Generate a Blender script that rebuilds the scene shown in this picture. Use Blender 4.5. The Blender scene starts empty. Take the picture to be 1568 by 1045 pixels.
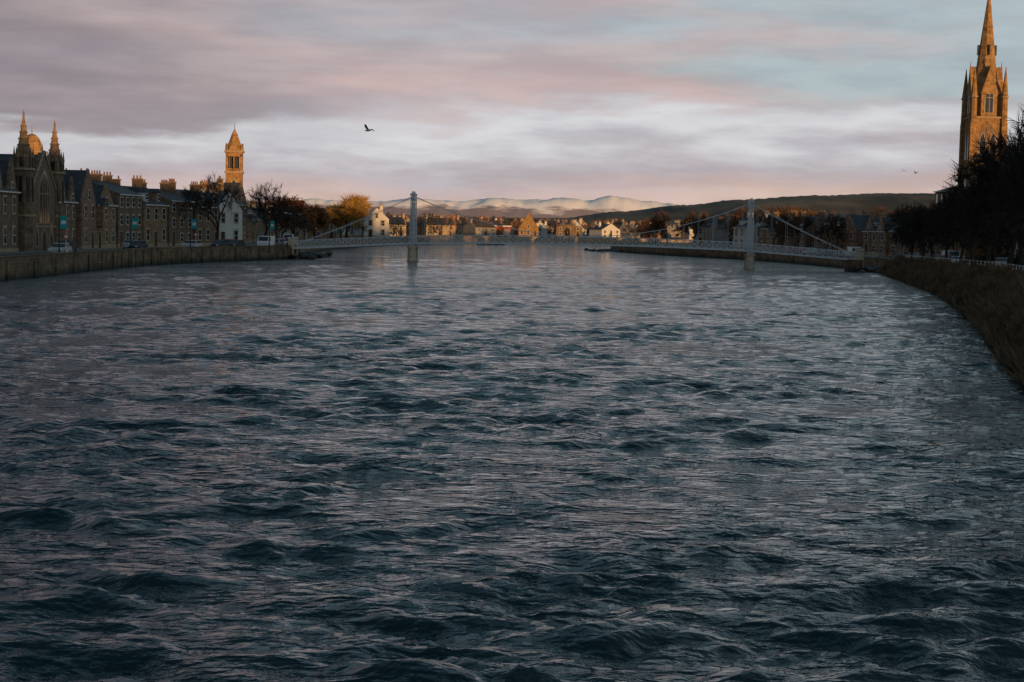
import bpy, math, random
import numpy as np
from mathutils import Vector, Matrix, noise, geometry
R=random.Random(7)
S=bpy.context.scene
S.view_settings.view_transform='Standard'
S.view_settings.look='None'
S.view_settings.exposure=0
def link(o): S.collection.objects.link(o); return o
def sst(a,b,x):
    t=max(0,min(1,(x-a)/(b-a))); return t*t*(3-2*t)
ZL=1.8   # street level, west bank

# ------------------------------------------------ materials
def mat(name,col,rough=.85,var=.35,scale=1.5,brick=None,metal=0,spec=.3,bump=0,col2=None,wet=None):
    m=bpy.data.materials.new(name); m.use_nodes=True; N=m.node_tree.nodes; L=m.node_tree.links
    p=N['Principled BSDF']; p.inputs['Roughness'].default_value=rough; p.inputs['Metallic'].default_value=metal
    p.inputs['Specular IOR Level'].default_value=spec
    tc=N.new('ShaderNodeTexCoord'); nz=N.new('ShaderNodeTexNoise'); nz.inputs['Scale'].default_value=scale; nz.inputs['Detail'].default_value=4
    L.new(tc.outputs['Object'],nz.inputs['Vector'])
    cr=N.new('ShaderNodeValToRGB'); e=cr.color_ramp.elements
    d=tuple(c*(1-var) for c in col)+(1,); h=tuple(min(1,c*(1+var)) for c in (col2 or col))+(1,)
    e[0].position=.32; e[0].color=d; e[1].position=.68; e[1].color=h
    L.new(nz.outputs['Fac'],cr.inputs['Fac']); out=cr.outputs['Color']
    if brick:
        sp=N.new('ShaderNodeSeparateXYZ'); L.new(tc.outputs['Object'],sp.inputs[0])
        ad=N.new('ShaderNodeMath'); ad.operation='ADD'; L.new(sp.outputs[0],ad.inputs[0]); L.new(sp.outputs[1],ad.inputs[1])
        cb=N.new('ShaderNodeCombineXYZ'); L.new(ad.outputs[0],cb.inputs[0]); L.new(sp.outputs[2],cb.inputs[1])
        bt=N.new('ShaderNodeTexBrick'); bt.inputs['Scale'].default_value=1; bt.inputs['Brick Width'].default_value=brick[0]
        bt.inputs['Row Height'].default_value=brick[1]; bt.inputs['Mortar Size'].default_value=brick[2]
        bt.inputs['Color1'].default_value=(1,1,1,1); bt.inputs['Color2'].default_value=(.62,.6,.58,1); bt.inputs['Mortar'].default_value=(.4,.38,.36,1)
        L.new(cb.outputs[0],bt.inputs['Vector'])
        mx=N.new('ShaderNodeMixRGB'); mx.blend_type='MULTIPLY'; mx.inputs[0].default_value=.8
        L.new(out,mx.inputs[1]); L.new(bt.outputs['Color'],mx.inputs[2]); out=mx.outputs[0]
    if wet:
        sp=N.new('ShaderNodeSeparateXYZ'); L.new(tc.outputs['Object'],sp.inputs[0])
        mr=N.new('ShaderNodeMapRange'); mr.inputs[1].default_value=wet[0]; mr.inputs[2].default_value=wet[1]
        ad=N.new('ShaderNodeMath'); ad.operation='MULTIPLY_ADD'; ad.inputs[1].default_value=.9
        L.new(nz.outputs['Fac'],ad.inputs[0]); L.new(sp.outputs[2],ad.inputs[2]); L.new(ad.outputs[0],mr.inputs[0])
        mx=N.new('ShaderNodeMixRGB'); mx.inputs[1].default_value=(.022,.026,.016,1); L.new(mr.outputs[0],mx.inputs[0]); L.new(out,mx.inputs[2]); out=mx.outputs[0]
    L.new(out,p.inputs['Base Color'])
    if bump:
        bp=N.new('ShaderNodeBump'); bp.inputs['Distance'].default_value=bump; L.new(nz.outputs['Fac'],bp.inputs['Height']); L.new(bp.outputs[0],p.inputs['Normal'])
    return m
M_st =mat('sandstone',(.30,.20,.12),brick=(.8,.35,.02),bump=.03)
M_st2=mat('dark_sandstone',(.21,.145,.095),brick=(.7,.32,.02),bump=.03)
M_st3=mat('golden_sandstone',(.36,.21,.085),brick=(.8,.4,.02),bump=.03,var=.35)
M_pk =mat('pink_sandstone',(.29,.175,.12),brick=(.6,.3,.02))
M_wh =mat('white_harling',(.55,.53,.50),var=.12)
M_cr =mat('cream_harling',(.36,.28,.20),var=.2)
M_gy =mat('grey_harling',(.24,.23,.22),var=.2)
M_bk =mat('red_brick',(.22,.10,.07),brick=(.25,.09,.01))
M_sl =mat('slate_roof',(.055,.06,.07),rough=.6,brick=(.5,.35,.02),var=.3)
M_sl2=mat('brown_tile_roof',(.10,.065,.05),rough=.7,brick=(.4,.35,.02))
M_tr =mat('stone_trim',(.34,.25,.16),var=.15)
M_wt =mat('white_painted_wood',(.62,.62,.6),var=.06)
M_gl =mat('window_glass',(.02,.024,.03),rough=.08,var=.2,spec=.6)
M_dr =mat('door_paint',(.06,.03,.03),var=.2)
M_ir =mat('black_iron',(.02,.022,.024),rough=.5,var=.2)
M_bg =mat('pale_grey_bridge_paint',(.58,.60,.62),rough=.5,var=.08,scale=3)
M_pr =mat('pier_stone',(.56,.45,.32),var=.2,wet=(.2,.6))
M_pot=mat('chimney_pot_clay',(.30,.15,.08))
M_as =mat('asphalt',(.05,.05,.052),var=.2,scale=6)
M_pv =mat('paving_slabs',(.18,.175,.165),var=.15,brick=(.9,.6,.01))
M_wp =mat('road_paint',(.7,.7,.68),var=.1)
M_gr =mat('ground_grass',(.055,.06,.028),var=.5,scale=.08,col2=(.10,.085,.045))
M_wl =mat('river_wall_stone',(.20,.135,.08),var=.5,scale=.7,brick=(1.1,.38,.03),bump=.05,wet=(.5,1.4))
M_wl2=mat('far_wall_stone',(.36,.26,.16),var=.3,scale=.5,brick=(1.1,.4,.03))
M_rk =mat('wet_rock',(.05,.045,.04),var=.5,rough=.5)
M_bed=mat('riverbed',(.03,.03,.02))
M_bank=mat('bank_earth',(.035,.028,.018),var=.5,scale=1.2)
M_gb =mat('dry_grass',(.14,.098,.055),var=.6,scale=.45)
M_bark=mat('bark',(.03,.024,.019),var=.3)
M_tw =mat('dark_twigs',(.028,.022,.018),var=.4)
M_twb=mat('brown_twigs',(.10,.06,.04),var=.4)
M_twg=mat('golden_willow_twigs',(.42,.25,.07),var=.3,scale=.8)
M_two=mat('rust_beech_leaves',(.24,.09,.035),var=.4,scale=.8)
M_fir=mat('evergreen_foliage',(.02,.026,.014),var=.4)
M_teal=mat('teal_banner',(.02,.30,.30),var=.1)
M_red=mat('red_cladding',(.34,.075,.04),var=.15)
M_metal=mat('grey_shed_cladding',(.3,.31,.32),var=.1)
M_tyre=mat('tyre_rubber',(.015,.015,.015),var=.1)
M_cw=mat('white_car_paint',(.75,.75,.74),rough=.25,var=.03,spec=.5)
M_cd=mat('dark_car_paint',(.03,.035,.045),rough=.25,var=.05,spec=.5)
M_cs=mat('silver_car_paint',(.4,.41,.42),rough=.3,var=.03,spec=.5)
M_crd=mat('red_car_paint',(.4,.03,.02),rough=.25,var=.03,spec=.5)
M_tl=mat('tail_lamp_red',(.4,.02,.01),rough=.3,var=.05)
M_gw=mat('gull_white',(.55,.55,.55),var=.05); M_gg=mat('gull_grey',(.13,.14,.16),var=.1)
M_bk2=mat('gull_beak',(.6,.4,.05),var=.05)

# ------------------------------------------------ mesh builder
class B:
    def __init__(s): s.v=[];s.f=[];s.m=[];s.mats=[];s.M=Matrix()
    def mi(s,m):
        if m not in s.mats: s.mats.append(m)
        return s.mats.index(m)
    def add(s,pts,faces,m):
        k=len(s.v); M=s.M
        for p in pts: s.v.append(tuple(M@Vector(p)))
        i=s.mi(m)
        for f in faces: s.f.append([k+a for a in f]); s.m.append(i)
    def face(s,pts,m): s.add(pts,[range(len(pts))],m)
    def box(s,x0,x1,y0,y1,z0,z1,m):
        s.add([(x0,y0,z0),(x1,y0,z0),(x1,y1,z0),(x0,y1,z0),(x0,y0,z1),(x1,y0,z1),(x1,y1,z1),(x0,y1,z1)],
              [(0,3,2,1),(4,5,6,7),(0,1,5,4),(1,2,6,5),(2,3,7,6),(3,0,4,7)],m)
    def cyl(s,cx,cy,z0,z1,r0,r1,n,m,rot=0):
        P=[];F=[]
        for z,r in((z0,r0),(z1,r1)):
            for i in range(n):
                a=2*math.pi*i/n+rot; P.append((cx+r*math.cos(a),cy+r*math.sin(a),z))
        for i in range(n): j=(i+1)%n; F.append((i,j,n+j,n+i))
        F.append(tuple(range(n))[::-1]); F.append(tuple(range(n,2*n)))
        s.add(P,F,m)
    def bar(s,p,q,r,m,n=4,r2=None):
        p=Vector(p);q=Vector(q);d=q-p
        if d.length<1e-6:return
        d.normalize(); a=d.cross(Vector((0,0,1)) if abs(d.z)<.9 else Vector((1,0,0))).normalized(); b=d.cross(a)
        r2=r if r2 is None else r2; P=[];F=[]
        for c,rr in((p,r),(q,r2)):
            for i in range(n):
                t=2*math.pi*(i+.5)/n; P.append(c+a*rr*math.cos(t)+b*rr*math.sin(t))
        for i in range(n): j=(i+1)%n; F.append((i,j,n+j,n+i))
        F.append(tuple(range(n))); F.append(tuple(range(n,2*n)))
        s.add(P,F,m)
    def gab(s,x0,x1,y0,y1,ze,zr,ax,m):
        if ax=='x':
            c=(y0+y1)/2; P=[(x0,y0,ze),(x0,y1,ze),(x0,c,zr),(x1,y0,ze),(x1,y1,ze),(x1,c,zr)]
        else:
            c=(x0+x1)/2; P=[(x0,y0,ze),(x1,y0,ze),(c,y0,zr),(x0,y1,ze),(x1,y1,ze),(c,y1,zr)]
        s.add(P,[(0,1,2),(3,5,4),(0,2,5,3),(1,4,5,2),(0,3,4,1)],m)
    def ext(s,prof,y0,y1,m):
        n=len(prof); P=[(a,y0,c) for a,c in prof]+[(a,y1,c) for a,c in prof]
        F=[tuple(range(n)),tuple(range(n,2*n))[::-1]]+[(i,(i+1)%n,n+(i+1)%n,n+i) for i in range(n)]
        s.add(P,F,m)
    def obj(s,name,loc=(0,0,0),rot=0,smooth=False):
        me=bpy.data.meshes.new(name); me.from_pydata(s.v,[],s.f)
        for m in s.mats: me.materials.append(m)
        me.polygons.foreach_set('material_index',s.m)
        if smooth: me.polygons.foreach_set('use_smooth',[True]*len(s.f))
        me.update(); o=bpy.data.objects.new(name,me); o.location=loc; o.rotation_euler=(0,0,rot); return link(o)

def archpts(cx,z0,w,h,k=.62,n=5):
    hs=h*k; r=[(cx-w/2,z0),(cx+w/2,z0)]
    for i in range(n+1): t=i/n; r.append((cx+w/2*(1-t**1.8),z0+hs+(h-hs)*t))
    for i in range(n-1,-1,-1): t=i/n; r.append((cx-w/2*(1-t**1.8),z0+hs+(h-hs)*t))
    return r
def lancet(b,cx,z0,w,h,y=0,fr=M_tr,mull=0,gl=M_gl):
    b.ext(archpts(cx,z0-.15,w+.5,h+.45),y-.07,y+.02,fr)
    b.ext(archpts(cx,z0,w,h),y-.10,y-.01,gl)
    for i in range(mull):
        x=cx-w/2+w*(i+1)/(mull+1); b.box(x-.06,x+.06,y-.16,y-.02,z0,z0+h*(.62+.3*(1-abs(2*(i+1)/(mull+1)-1))),fr)
    if mull: b.box(cx-w/2,cx+w/2,y-.15,y-.02,z0+h*.55,z0+h*.55+.12,fr)
def win(b,cx,z0,w,h,y=0,fr=M_tr,sash=M_wt):
    b.box(cx-w/2-.15,cx+w/2+.15,y-.06,y+.01,z0-.18,z0+h+.2,fr)
    b.box(cx-w/2,cx+w/2,y-.065-.02,y,z0,z0+h,sash)
    b.box(cx-w/2+.07,cx+w/2-.07,y-.10,y,z0+.07,z0+h/2-.04,M_gl)
    b.box(cx-w/2+.07,cx+w/2-.07,y-.10,y,z0+h/2+.04,z0+h-.07,M_gl)
def chim(b,cx,cy,z0,z1,w,d,m,n=3):
    b.box(cx-w/2,cx+w/2,cy-d/2,cy+d/2,z0,z1,m); b.box(cx-w/2-.1,cx+w/2+.1,cy-d/2-.1,cy+d/2+.1,z1-.01,z1+.2,M_tr)
    for i in range(n):
        L=max(w,d)-.4; t=(-L/2+L*i/(max(1,n-1)))
        px,py=(cx+t,cy) if w>=d else (cx,cy+t)
        b.cyl(px,py,z1+.2,z1+.75,.15,.12,6,M_pot)

def house(name,x,y,rot,w,d,ze,zr,z0=ZL,orient='side',st=2,bays=3,wall=M_st,roof=M_sl,ch=2,dorm=0,bay=False,cross=0,side=True,detail=True):
    b=B(); hw=w/2
    b.box(-hw,hw,0,d,-.6,ze,wall)
    b.box(-hw-.06,hw+.06,-.06,d+.06,-.6,.5,M_tr if detail else wall)
    sk=.3
    if orient=='side':
        b.gab(-hw+sk,hw-sk,-.35,d+.35,ze,zr,'x',roof)
        for s in(-1,1):
            xa,xb=sorted((s*hw,s*(hw-sk))); b.gab(xa,xb,-.06,d+.06,ze,zr+.22,'x',wall)
        if detail: b.box(-hw,hw,-.42,-.30,ze-.16,ze+.02,M_wt)
    else:
        b.gab(-hw-.3,hw+.3,sk,d-sk,ze,zr,'y',roof)
        for ya,yb in((0,sk),(d-sk,d)): b.gab(-hw,hw,ya,yb,ze,zr+.22,'y',wall)
        if detail: win(b,0,ze+.3,.9,1.4)
    sh=ze/st
    door=R.randrange(bays)
    for k in range(st):
        for i in range(bays):
            cx=-hw+w*(i+.5)/bays; z=sh*k+sh*.28; ww=min(1.15,w/bays*.5); wh=sh*.56
            if k==0 and i==door:
                b.box(cx-.7,cx+.7,-.07,.02,0,2.6,M_tr); b.box(cx-.5,cx+.5,-.11,0,0,2.1,M_dr); b.box(cx-.5,cx+.5,-.11,0,2.15,2.5,M_gl)
            elif bay and i==bay-1:
                if k==0 or st<3:
                    b.box(cx-1.3,cx+1.3,-1,-.02,sh*k-(.6 if k==0 else 0),sh*(k+1)-.1,wall)
                    win(b,cx,z,1.1,wh,y=-1)
            else: win(b,cx,z,ww,wh)
    if bay:
        cx=-hw+w*(bay-.5)/bays; b.M=Matrix(); b.gab(cx-1.4,cx+1.4,-1.1,1.5,sh*(st if st<3 else 1)-.1,sh*(st if st<3 else 1)+1.1,'y',roof)
    if side:
        for s in(-1,1):
            b.M=Matrix.Translation((s*hw,d/2,0))@Matrix.Rotation(s*math.pi/2,4,'Z')
            for k in range(st):
                for i in(-1,1): win(b,i*d*.24,sh*k+sh*.3,.9,sh*.5)
            if orient=='side' and zr-ze>2.5: win(b,0,ze+.4,.8,1.3)
        b.M=Matrix()
    for i in range(cross):
        cx=-hw+w*(i+.5)/cross; c2=w/cross*.36
        b.gab(cx-c2,cx+c2,-.12,.25,ze-.02,ze+(zr-ze)*.95,'y',wall); b.gab(cx-c2-.15,cx+c2+.15,.2,d/2,ze,ze+(zr-ze)*.88,'y',roof)
        win(b,cx,ze-.1,.9,1.3,y=-.12)
    for i in range(dorm):
        cx=-hw+w*(i+.5)/dorm; zz=ze+(zr-ze)*.18
        b.box(cx-.8,cx+.8,.6,d*.4,ze,zz+1.5,M_wt if i%2==0 else wall); b.gab(cx-.95,cx+.95,.45,d*.45,zz+1.48,zz+2.3,'y',roof); win(b,cx,zz+.25,.9,1.1,y=.6)
    if orient=='side':
        for i in range(ch):
            cx=-hw+.45+(w-.9)*(i/(max(1,ch-1))); chim(b,cx,d/2,ze,zr+R.uniform(.8,1.3),.8,R.uniform(1.3,1.9),wall,R.choice([2,3,4]))
    else:
        for i in range(ch): chim(b,(-1)**i*hw*.45,d*.6,ze,zr+R.uniform(.5,1.0),R.uniform(1,1.6),.7,wall,R.choice([2,3]))
    return b.obj(name,(x,y,z0),rot)

# ------------------------------------------------ river lines (metres; x east, y downstream)
def cat(P,n=6):
    P=[Vector(p) for p in P]; out=[]
    for i in range(len(P)-1):
        a=P[max(0,i-1)];b=P[i];c=P[i+1];d=P[min(len(P)-1,i+2)]
        for k in range(n):
            t=k/n; out.append(.5*((2*b)+(c-a)*t+(2*a-5*b+4*c-d)*t*t+(3*b-a-3*c+d)*t**3))
    out.append(P[-1]); return out
LB=cat([(-52,-400),(-52,-60),(-52,60),(-52,150),(-52.6,200),(-52,225),(-48,250),(-41.5,275),(-40,292),(-43,325),(-45,365),(-43,450),(-33,537),(-2,622),(60,680),(220,750)])
RW=cat([(20,-400),(20,-60),(19,20),(20.5,55),(24,75),(34,115),(46,169),(56,228),(63,271)])
RT1=cat([(25,-400),(25,-60),(24,20),(25.5,55),(29,75),(39.3,115),(51.3,169),(60.5,228),(66.5,271)])
RT2=cat([(66.5,271),(66,286),(64.5,302),(61,340),(54,375),(38,420),(30,466),(34,505),(60,550),(220,610)])
RT=RT1+RT2[1:]
def normals(P,side):
    N=[]
    for i in range(len(P)):
        d=(P[min(i+1,len(P)-1)]-P[max(i-1,0)]).normalized(); N.append(Vector((-d.y,d.x))*side)
    return N
def offs(P,o,side):
    N=normals(P,side); return [p+n*o for p,n in zip(P,N)]
def landz(x,y):
    zr=1.9+.8*(1-sst(120,290,y)); t=sst(-10,30,x)
    return ZL+(zr-ZL)*t+max(0,min(3,(y-600)*.006))
def sub(P,y0,y1): return [p for p in P if y0<=p.y<=y1]
def strip(name,P,side,o1,o2,dz,m,kerb=0):
    A=offs(P,o1,side);C=offs(P,o2,side); v=[];f=[]
    for a,c in zip(A,C):
        z=landz(*((a+c)/2))+dz
        v+= [(a.x,a.y,z),(c.x,c.y,z)]
        if kerb: v+=[(a.x,a.y,z-kerb),(c.x,c.y,z-kerb)]
    k=4 if kerb else 2
    for i in range(len(P)-1):
        a=i*k;b_=(i+1)*k; f.append((a,a+1,b_+1,b_))
        if kerb: f+= [(a,a+2,b_+2,b_),(a+1,a+3,b_+3,b_+1)]
    me=bpy.data.meshes.new(name); me.from_pydata(v,[],f); me.materials.append(m); o=bpy.data.objects.new(name,me); return link(o)
def wall(name,P,side,th,z0,z1,m,cop=.18,butt=0):
    b=B()
    def prof(o1,o2,za,zb):
        A=offs(P,o1,side);C=offs(P,o2,side)
        for i in range(len(P)-1):
            a,a2,c,c2=A[i],A[i+1],C[i],C[i+1]
            b.add([(a.x,a.y,za),(a2.x,a2.y,za),(c2.x,c2.y,za),(c.x,c.y,za),(a.x,a.y,zb),(a2.x,a2.y,zb),(c2.x,c2.y,zb),(c.x,c.y,zb)],
                  [(4,5,6,7),(0,1,5,4),(2,3,7,6)],m)
    prof(0,th,z0,z1); prof(-.1,th+.1,z1,z1+cop)
    if butt:
        N=normals(P,side)
        for i in range(len(P)-1):
            L=(P[i+1]-P[i]).length; k=max(1,int(L/butt))
            for j in range(k):
                q=P[i].lerp(P[i+1],(j+R.uniform(-.15,.15))/k) if j else P[i]; n=N[i]; t=Vector((n.y,-n.x))
                p=[q-n*.14+t*.3,q-n*.14-t*.3,q-t*.3+n*.1,q+t*.3+n*.1]
                b.add([(a.x,a.y,z) for z in(z0,z1-.25) for a in p],[(0,1,5,4),(1,2,6,5),(2,3,7,6),(3,0,4,7),(4,5,6,7)],m)
    return b.obj(name)

def inpoly(x,y,P):
    c=False;j=len(P)-1
    for i in range(len(P)):
        a=P[i];q=P[j]
        if (a.y>y)!=(q.y>y) and x<(q.x-a.x)*(y-a.y)/(q.y-a.y)+a.x: c=not c
        j=i
    return c
RIV=LB+RT[::-1]
# ground sheet
vs=[Vector((p.x,p.y)) for p in RIV]; n=len(vs); ed=[(i,(i+1)%n) for i in range(n)]
for yy in list(range(-400,1300,50)):
    for xx in range(-500,600,50): vs.append(Vector((xx+.37,yy+.21)))
for a in(-40000,-6000,-1500,1500,6000,40000):
    for c in(-40000,-6000,-1500,1500,6000,40000): vs.append(Vector((a,c)))
ov,oe,of,_,_,_=geometry.delaunay_2d_cdt(vs,ed,[],0,1e-4)
gf=[f for f in of if not inpoly(sum(ov[i].x for i in f)/3,sum(ov[i].y for i in f)/3,RIV)]
me=bpy.data.meshes.new('ground'); me.from_pydata([(p.x,p.y,landz(p.x,p.y)-.12) for p in ov],[],gf); me.materials.append(M_gr); link(bpy.data.objects.new('ground',me))
b=B(); b.face([(-300,-450,-2.5),(300,-450,-2.5),(300,900,-2.5),(-300,900,-2.5)],M_bed); b.obj('riverbed')

# walls & streets
wall('river_wall',[p for p in LB if p.y<300],1,.5,-2.5,2.25,M_wl,cop=.14,butt=6.5)
wall('river_wall',[p for p in LB if 296<p.y<560],1,.5,-2.5,2.1,M_wl)
wall('river_wall',[p for p in LB if p.y>=515],1,.5,-2.5,2.6,M_wl2)
wall('river_wall',RT2[:40],-1,.5,-2.5,2.15,M_wl)
wall('river_wall',RT2[39:],-1,.5,-2.5,2.15,M_wl2)
Ln=sub(LB,-60,520)
strip('pavement',Ln,1,.5,3,.12,M_pv,kerb=.14); strip('road',Ln,1,3,9.5,0,M_as); strip('pavement',Ln,1,9.5,12,.12,M_pv,kerb=.14)
strip('road_marking',Ln,1,6.2,6.32,.006,M_wp)
Rn=sub(RT,-60,440)
strip('pavement',Rn,-1,.5,4,.12,M_pv,kerb=.14); strip('road',Rn,-1,4,11,0,M_as); strip('pavement',Rn,-1,11,13.5,.12,M_pv,kerb=.14)
strip('road_marking',Rn,-1,7.4,7.52,.006,M_wp)

# grass embankment on right
b=B(); rows=[]
for a,c in zip(RW,RT1):
    zt=landz(c.x,c.y)-.02; row=[]
    for k in range(6):
        t=k/5; p=a.lerp(c,t) if k else a+(a-c)*.06
        z=-1 if k==0 else (-.1+(zt+.1)*(t**.85)); row.append((p.x,p.y,z))
    row.append((c.x+.8,c.y,zt)); rows.append(row)
for i in range(len(rows)-1):
    for k in range(6): b.face([rows[i][k],rows[i][k+1],rows[i+1][k+1],rows[i+1][k]],M_bank)
b.face([rows[-1][k] for k in range(7)],M_bank)
b.obj('grass_embankment')
def bankpt(y,t):
    for i in range(len(RW)-1):
        if RW[i].y<=y<RW[i+1].y:
            s=(y-RW[i].y)/(RW[i+1].y-RW[i].y); a=RW[i].lerp(RW[i+1],s); c=RT1[i].lerp(RT1[i+1],s); q=a.lerp(c,t)
            return q.x,q.y,-.1+(landz(c.x,c.y)+.08)*(t**.85)
    return None
b=B()
for i in range(60000):
    y=45+225*R.random()**1.25; t=R.random()*1.08
    cl=noise.noise((y*.3,t*3,0))
    if cl<-.12 and R.random()<.8: continue
    q=bankpt(y,t)
    if not q: continue
    h=R.uniform(.4,1.0)*(1+1.3*max(-.6,cl)+.6*noise.noise((y*.9,t*7,5))); w=R.uniform(.015,.04); a=R.uniform(0,6.28); lx=R.gauss(-.15,.22); ly=R.gauss(0,.22)
    x,y,z=q; dx=w*math.cos(a);dy=w*math.sin(a)
    b.add([(x-dx,y-dy,z-.05),(x+dx,y+dy,z-.05),(x+lx*.5+dx*.6,y+ly*.5+dy*.6,z+h*.65),(x+lx*1.2,y+ly*1.2,z+h)],[(0,1,2),(0,2,3)],M_gb)
b.obj('dry_grass')

# railings
def railing(name,P,side,o,h,m,step=2,base=.12,fixed=None):
    b=B(); Q=offs(P,o,side)
    for i in range(len(Q)-1):
        a,c=Q[i],Q[i+1]; L=(c-a).length; k=max(1,int(L/step))
        za=(fixed if fixed is not None else landz(a.x,a.y)+base); zc=(fixed if fixed is not None else landz(c.x,c.y)+base)
        for j in range(k):
            p=a.lerp(c,j/k); z=za+(zc-za)*j/k; b.bar((p.x,p.y,z-.1),(p.x,p.y,z+h+.08),.05,m)
        for hh in(h,h*.66,h*.33): b.bar((a.x,a.y,za+hh),(c.x,c.y,zc+hh),.03,m)
    return b.obj(name)
railing('riverside_railing',sub(RT1,30,272),-1,.7,1.15,M_bg,step=3)
railing('riverside_railing',sub(RT2,286,420),-1,.25,1.0,M_bg,fixed=2.3)

# ------------------------------------------------ water
G=.0045
rows=list(np.arange(-400,-10,20.))+list(np.arange(-10,14,.5)); y=14.
while y<760: rows.append(y); y+=max(.08,G*y)
rows=np.array(rows+[900.]); cols=np.array([-300,-150]+list(np.arange(-72,78,.2))+[150,320.])
X,Y=np.meshgrid(cols,rows); sp=np.maximum(.08,G*np.abs(Y))
rs=np.random.RandomState(5); Z=np.zeros_like(X)
Xw=X+.45*np.sin(Y*.47+.9*np.sin(X*.37))+.28*np.sin(Y*1.13+X*.71)+.12*np.sin(Y*2.7-X*1.9); Yw=Y+.45*np.sin(X*.43+1.3*np.sin(Y*.31))+.26*np.sin(X*1.21+Y*.53)+.1*np.sin(X*2.9+Y*1.7)
e1=np.sin(X*.17+Y*.12+1.7*np.sin(Y*.09))*np.sin(Y*.2-X*.07+1.2*np.sin(X*.11)); e2=np.sin(X*.61-Y*.47+2*np.sin(X*.23)+1.4*np.sin(Y*.29)); e3=np.sin(X*1.3+Y*.9+2*np.sin(Y*.6))
env=np.clip(.9+.5*e1+.35*e2+.25*e3,.15,2)
for i in range(90):
    lam=.38*(4.2/.38)**(rs.rand()**1.0); ang=rs.normal(0,.62)+math.pi/2
    k=2*math.pi/lam; kx,ky=k*math.cos(ang),k*math.sin(ang); amp=.0050*lam**.76
    att=np.clip((lam/sp-2.2)/2.,0,1)
    ph=kx*Xw+ky*Yw+rs.rand()*6.28; Z+=amp*att*(np.sin(ph)+.32*np.cos(2*ph))
Z*=env
nr,nc=X.shape; co=np.stack([X,Y,Z],-1).reshape(-1,3)
idx=np.arange(nr*nc).reshape(nr,nc); F=np.stack([idx[:-1,:-1],idx[:-1,1:],idx[1:,1:],idx[1:,:-1]],-1).reshape(-1,4)
me=bpy.data.meshes.new('river_water'); me.vertices.add(len(co)); me.vertices.foreach_set('co',co.ravel())
me.loops.add(F.size); me.loops.foreach_set('vertex_index',F.ravel().astype(np.int32)); me.polygons.add(len(F))
me.polygons.foreach_set('loop_start',np.arange(0,F.size,4,dtype=np.int32)); me.polygons.foreach_set('use_smooth',np.ones(len(F),bool)); me.update(calc_edges=True)
mw=bpy.data.materials.new('river_water'); mw.use_nodes=True; N=mw.node_tree.nodes; L=mw.node_tree.links; p=N['Principled BSDF']
p.inputs['Base Color'].default_value=(.003,.024,.031,1); p.inputs['Roughness'].default_value=.065; p.inputs['IOR'].default_value=1.33
tc=N.new('ShaderNodeTexCoord')
def nz(scx,scy,det,dist,prev=None,rough=.55,st=1,rot=0):
    mp=N.new('ShaderNodeMapping'); mp.inputs['Scale'].default_value=(scx,scy,1); mp.inputs['Rotation'].default_value=(0,0,rot); L.new(tc.outputs['Object'],mp.inputs[0])
    t=N.new('ShaderNodeTexNoise'); t.inputs['Scale'].default_value=1; t.inputs['Detail'].default_value=det; t.inputs['Roughness'].default_value=rough; L.new(mp.outputs[0],t.inputs[0])
    bp=N.new('ShaderNodeBump'); bp.inputs['Distance'].default_value=dist; bp.inputs['Strength'].default_value=st; L.new(t.outputs['Fac'],bp.inputs['Height'])
    if prev: L.new(prev.outputs[0],bp.inputs['Normal'])
    return bp,t
b1,_=nz(.55,.95,3,.62,rot=.15,rough=.6)
b2,t2=nz(2.4,3.8,3,.15,b1,rot=-.2,rough=.6)
L.new(b2.outputs[0],p.inputs['Normal'])
# gust patches: ripple strength varies over the surface
mp=N.new('ShaderNodeMapping'); mp.inputs['Scale'].default_value=(.045,.09,1); L.new(tc.outputs['Object'],mp.inputs[0])
tg=N.new('ShaderNodeTexNoise'); tg.inputs['Detail'].default_value=3; tg.inputs['Scale'].default_value=1; L.new(mp.outputs[0],tg.inputs[0])
mg=N.new('ShaderNodeMapRange'); mg.inputs[1].default_value=.35; mg.inputs[2].default_value=.65; mg.inputs[3].default_value=.45; mg.inputs[4].default_value=1.0; L.new(tg.outputs['Fac'],mg.inputs[0])
L.new(mg.outputs[0],b1.inputs['Strength']); L.new(mg.outputs[0],b2.inputs['Strength'])
me.materials.append(mw); link(bpy.data.objects.new('river_water',me))

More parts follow.
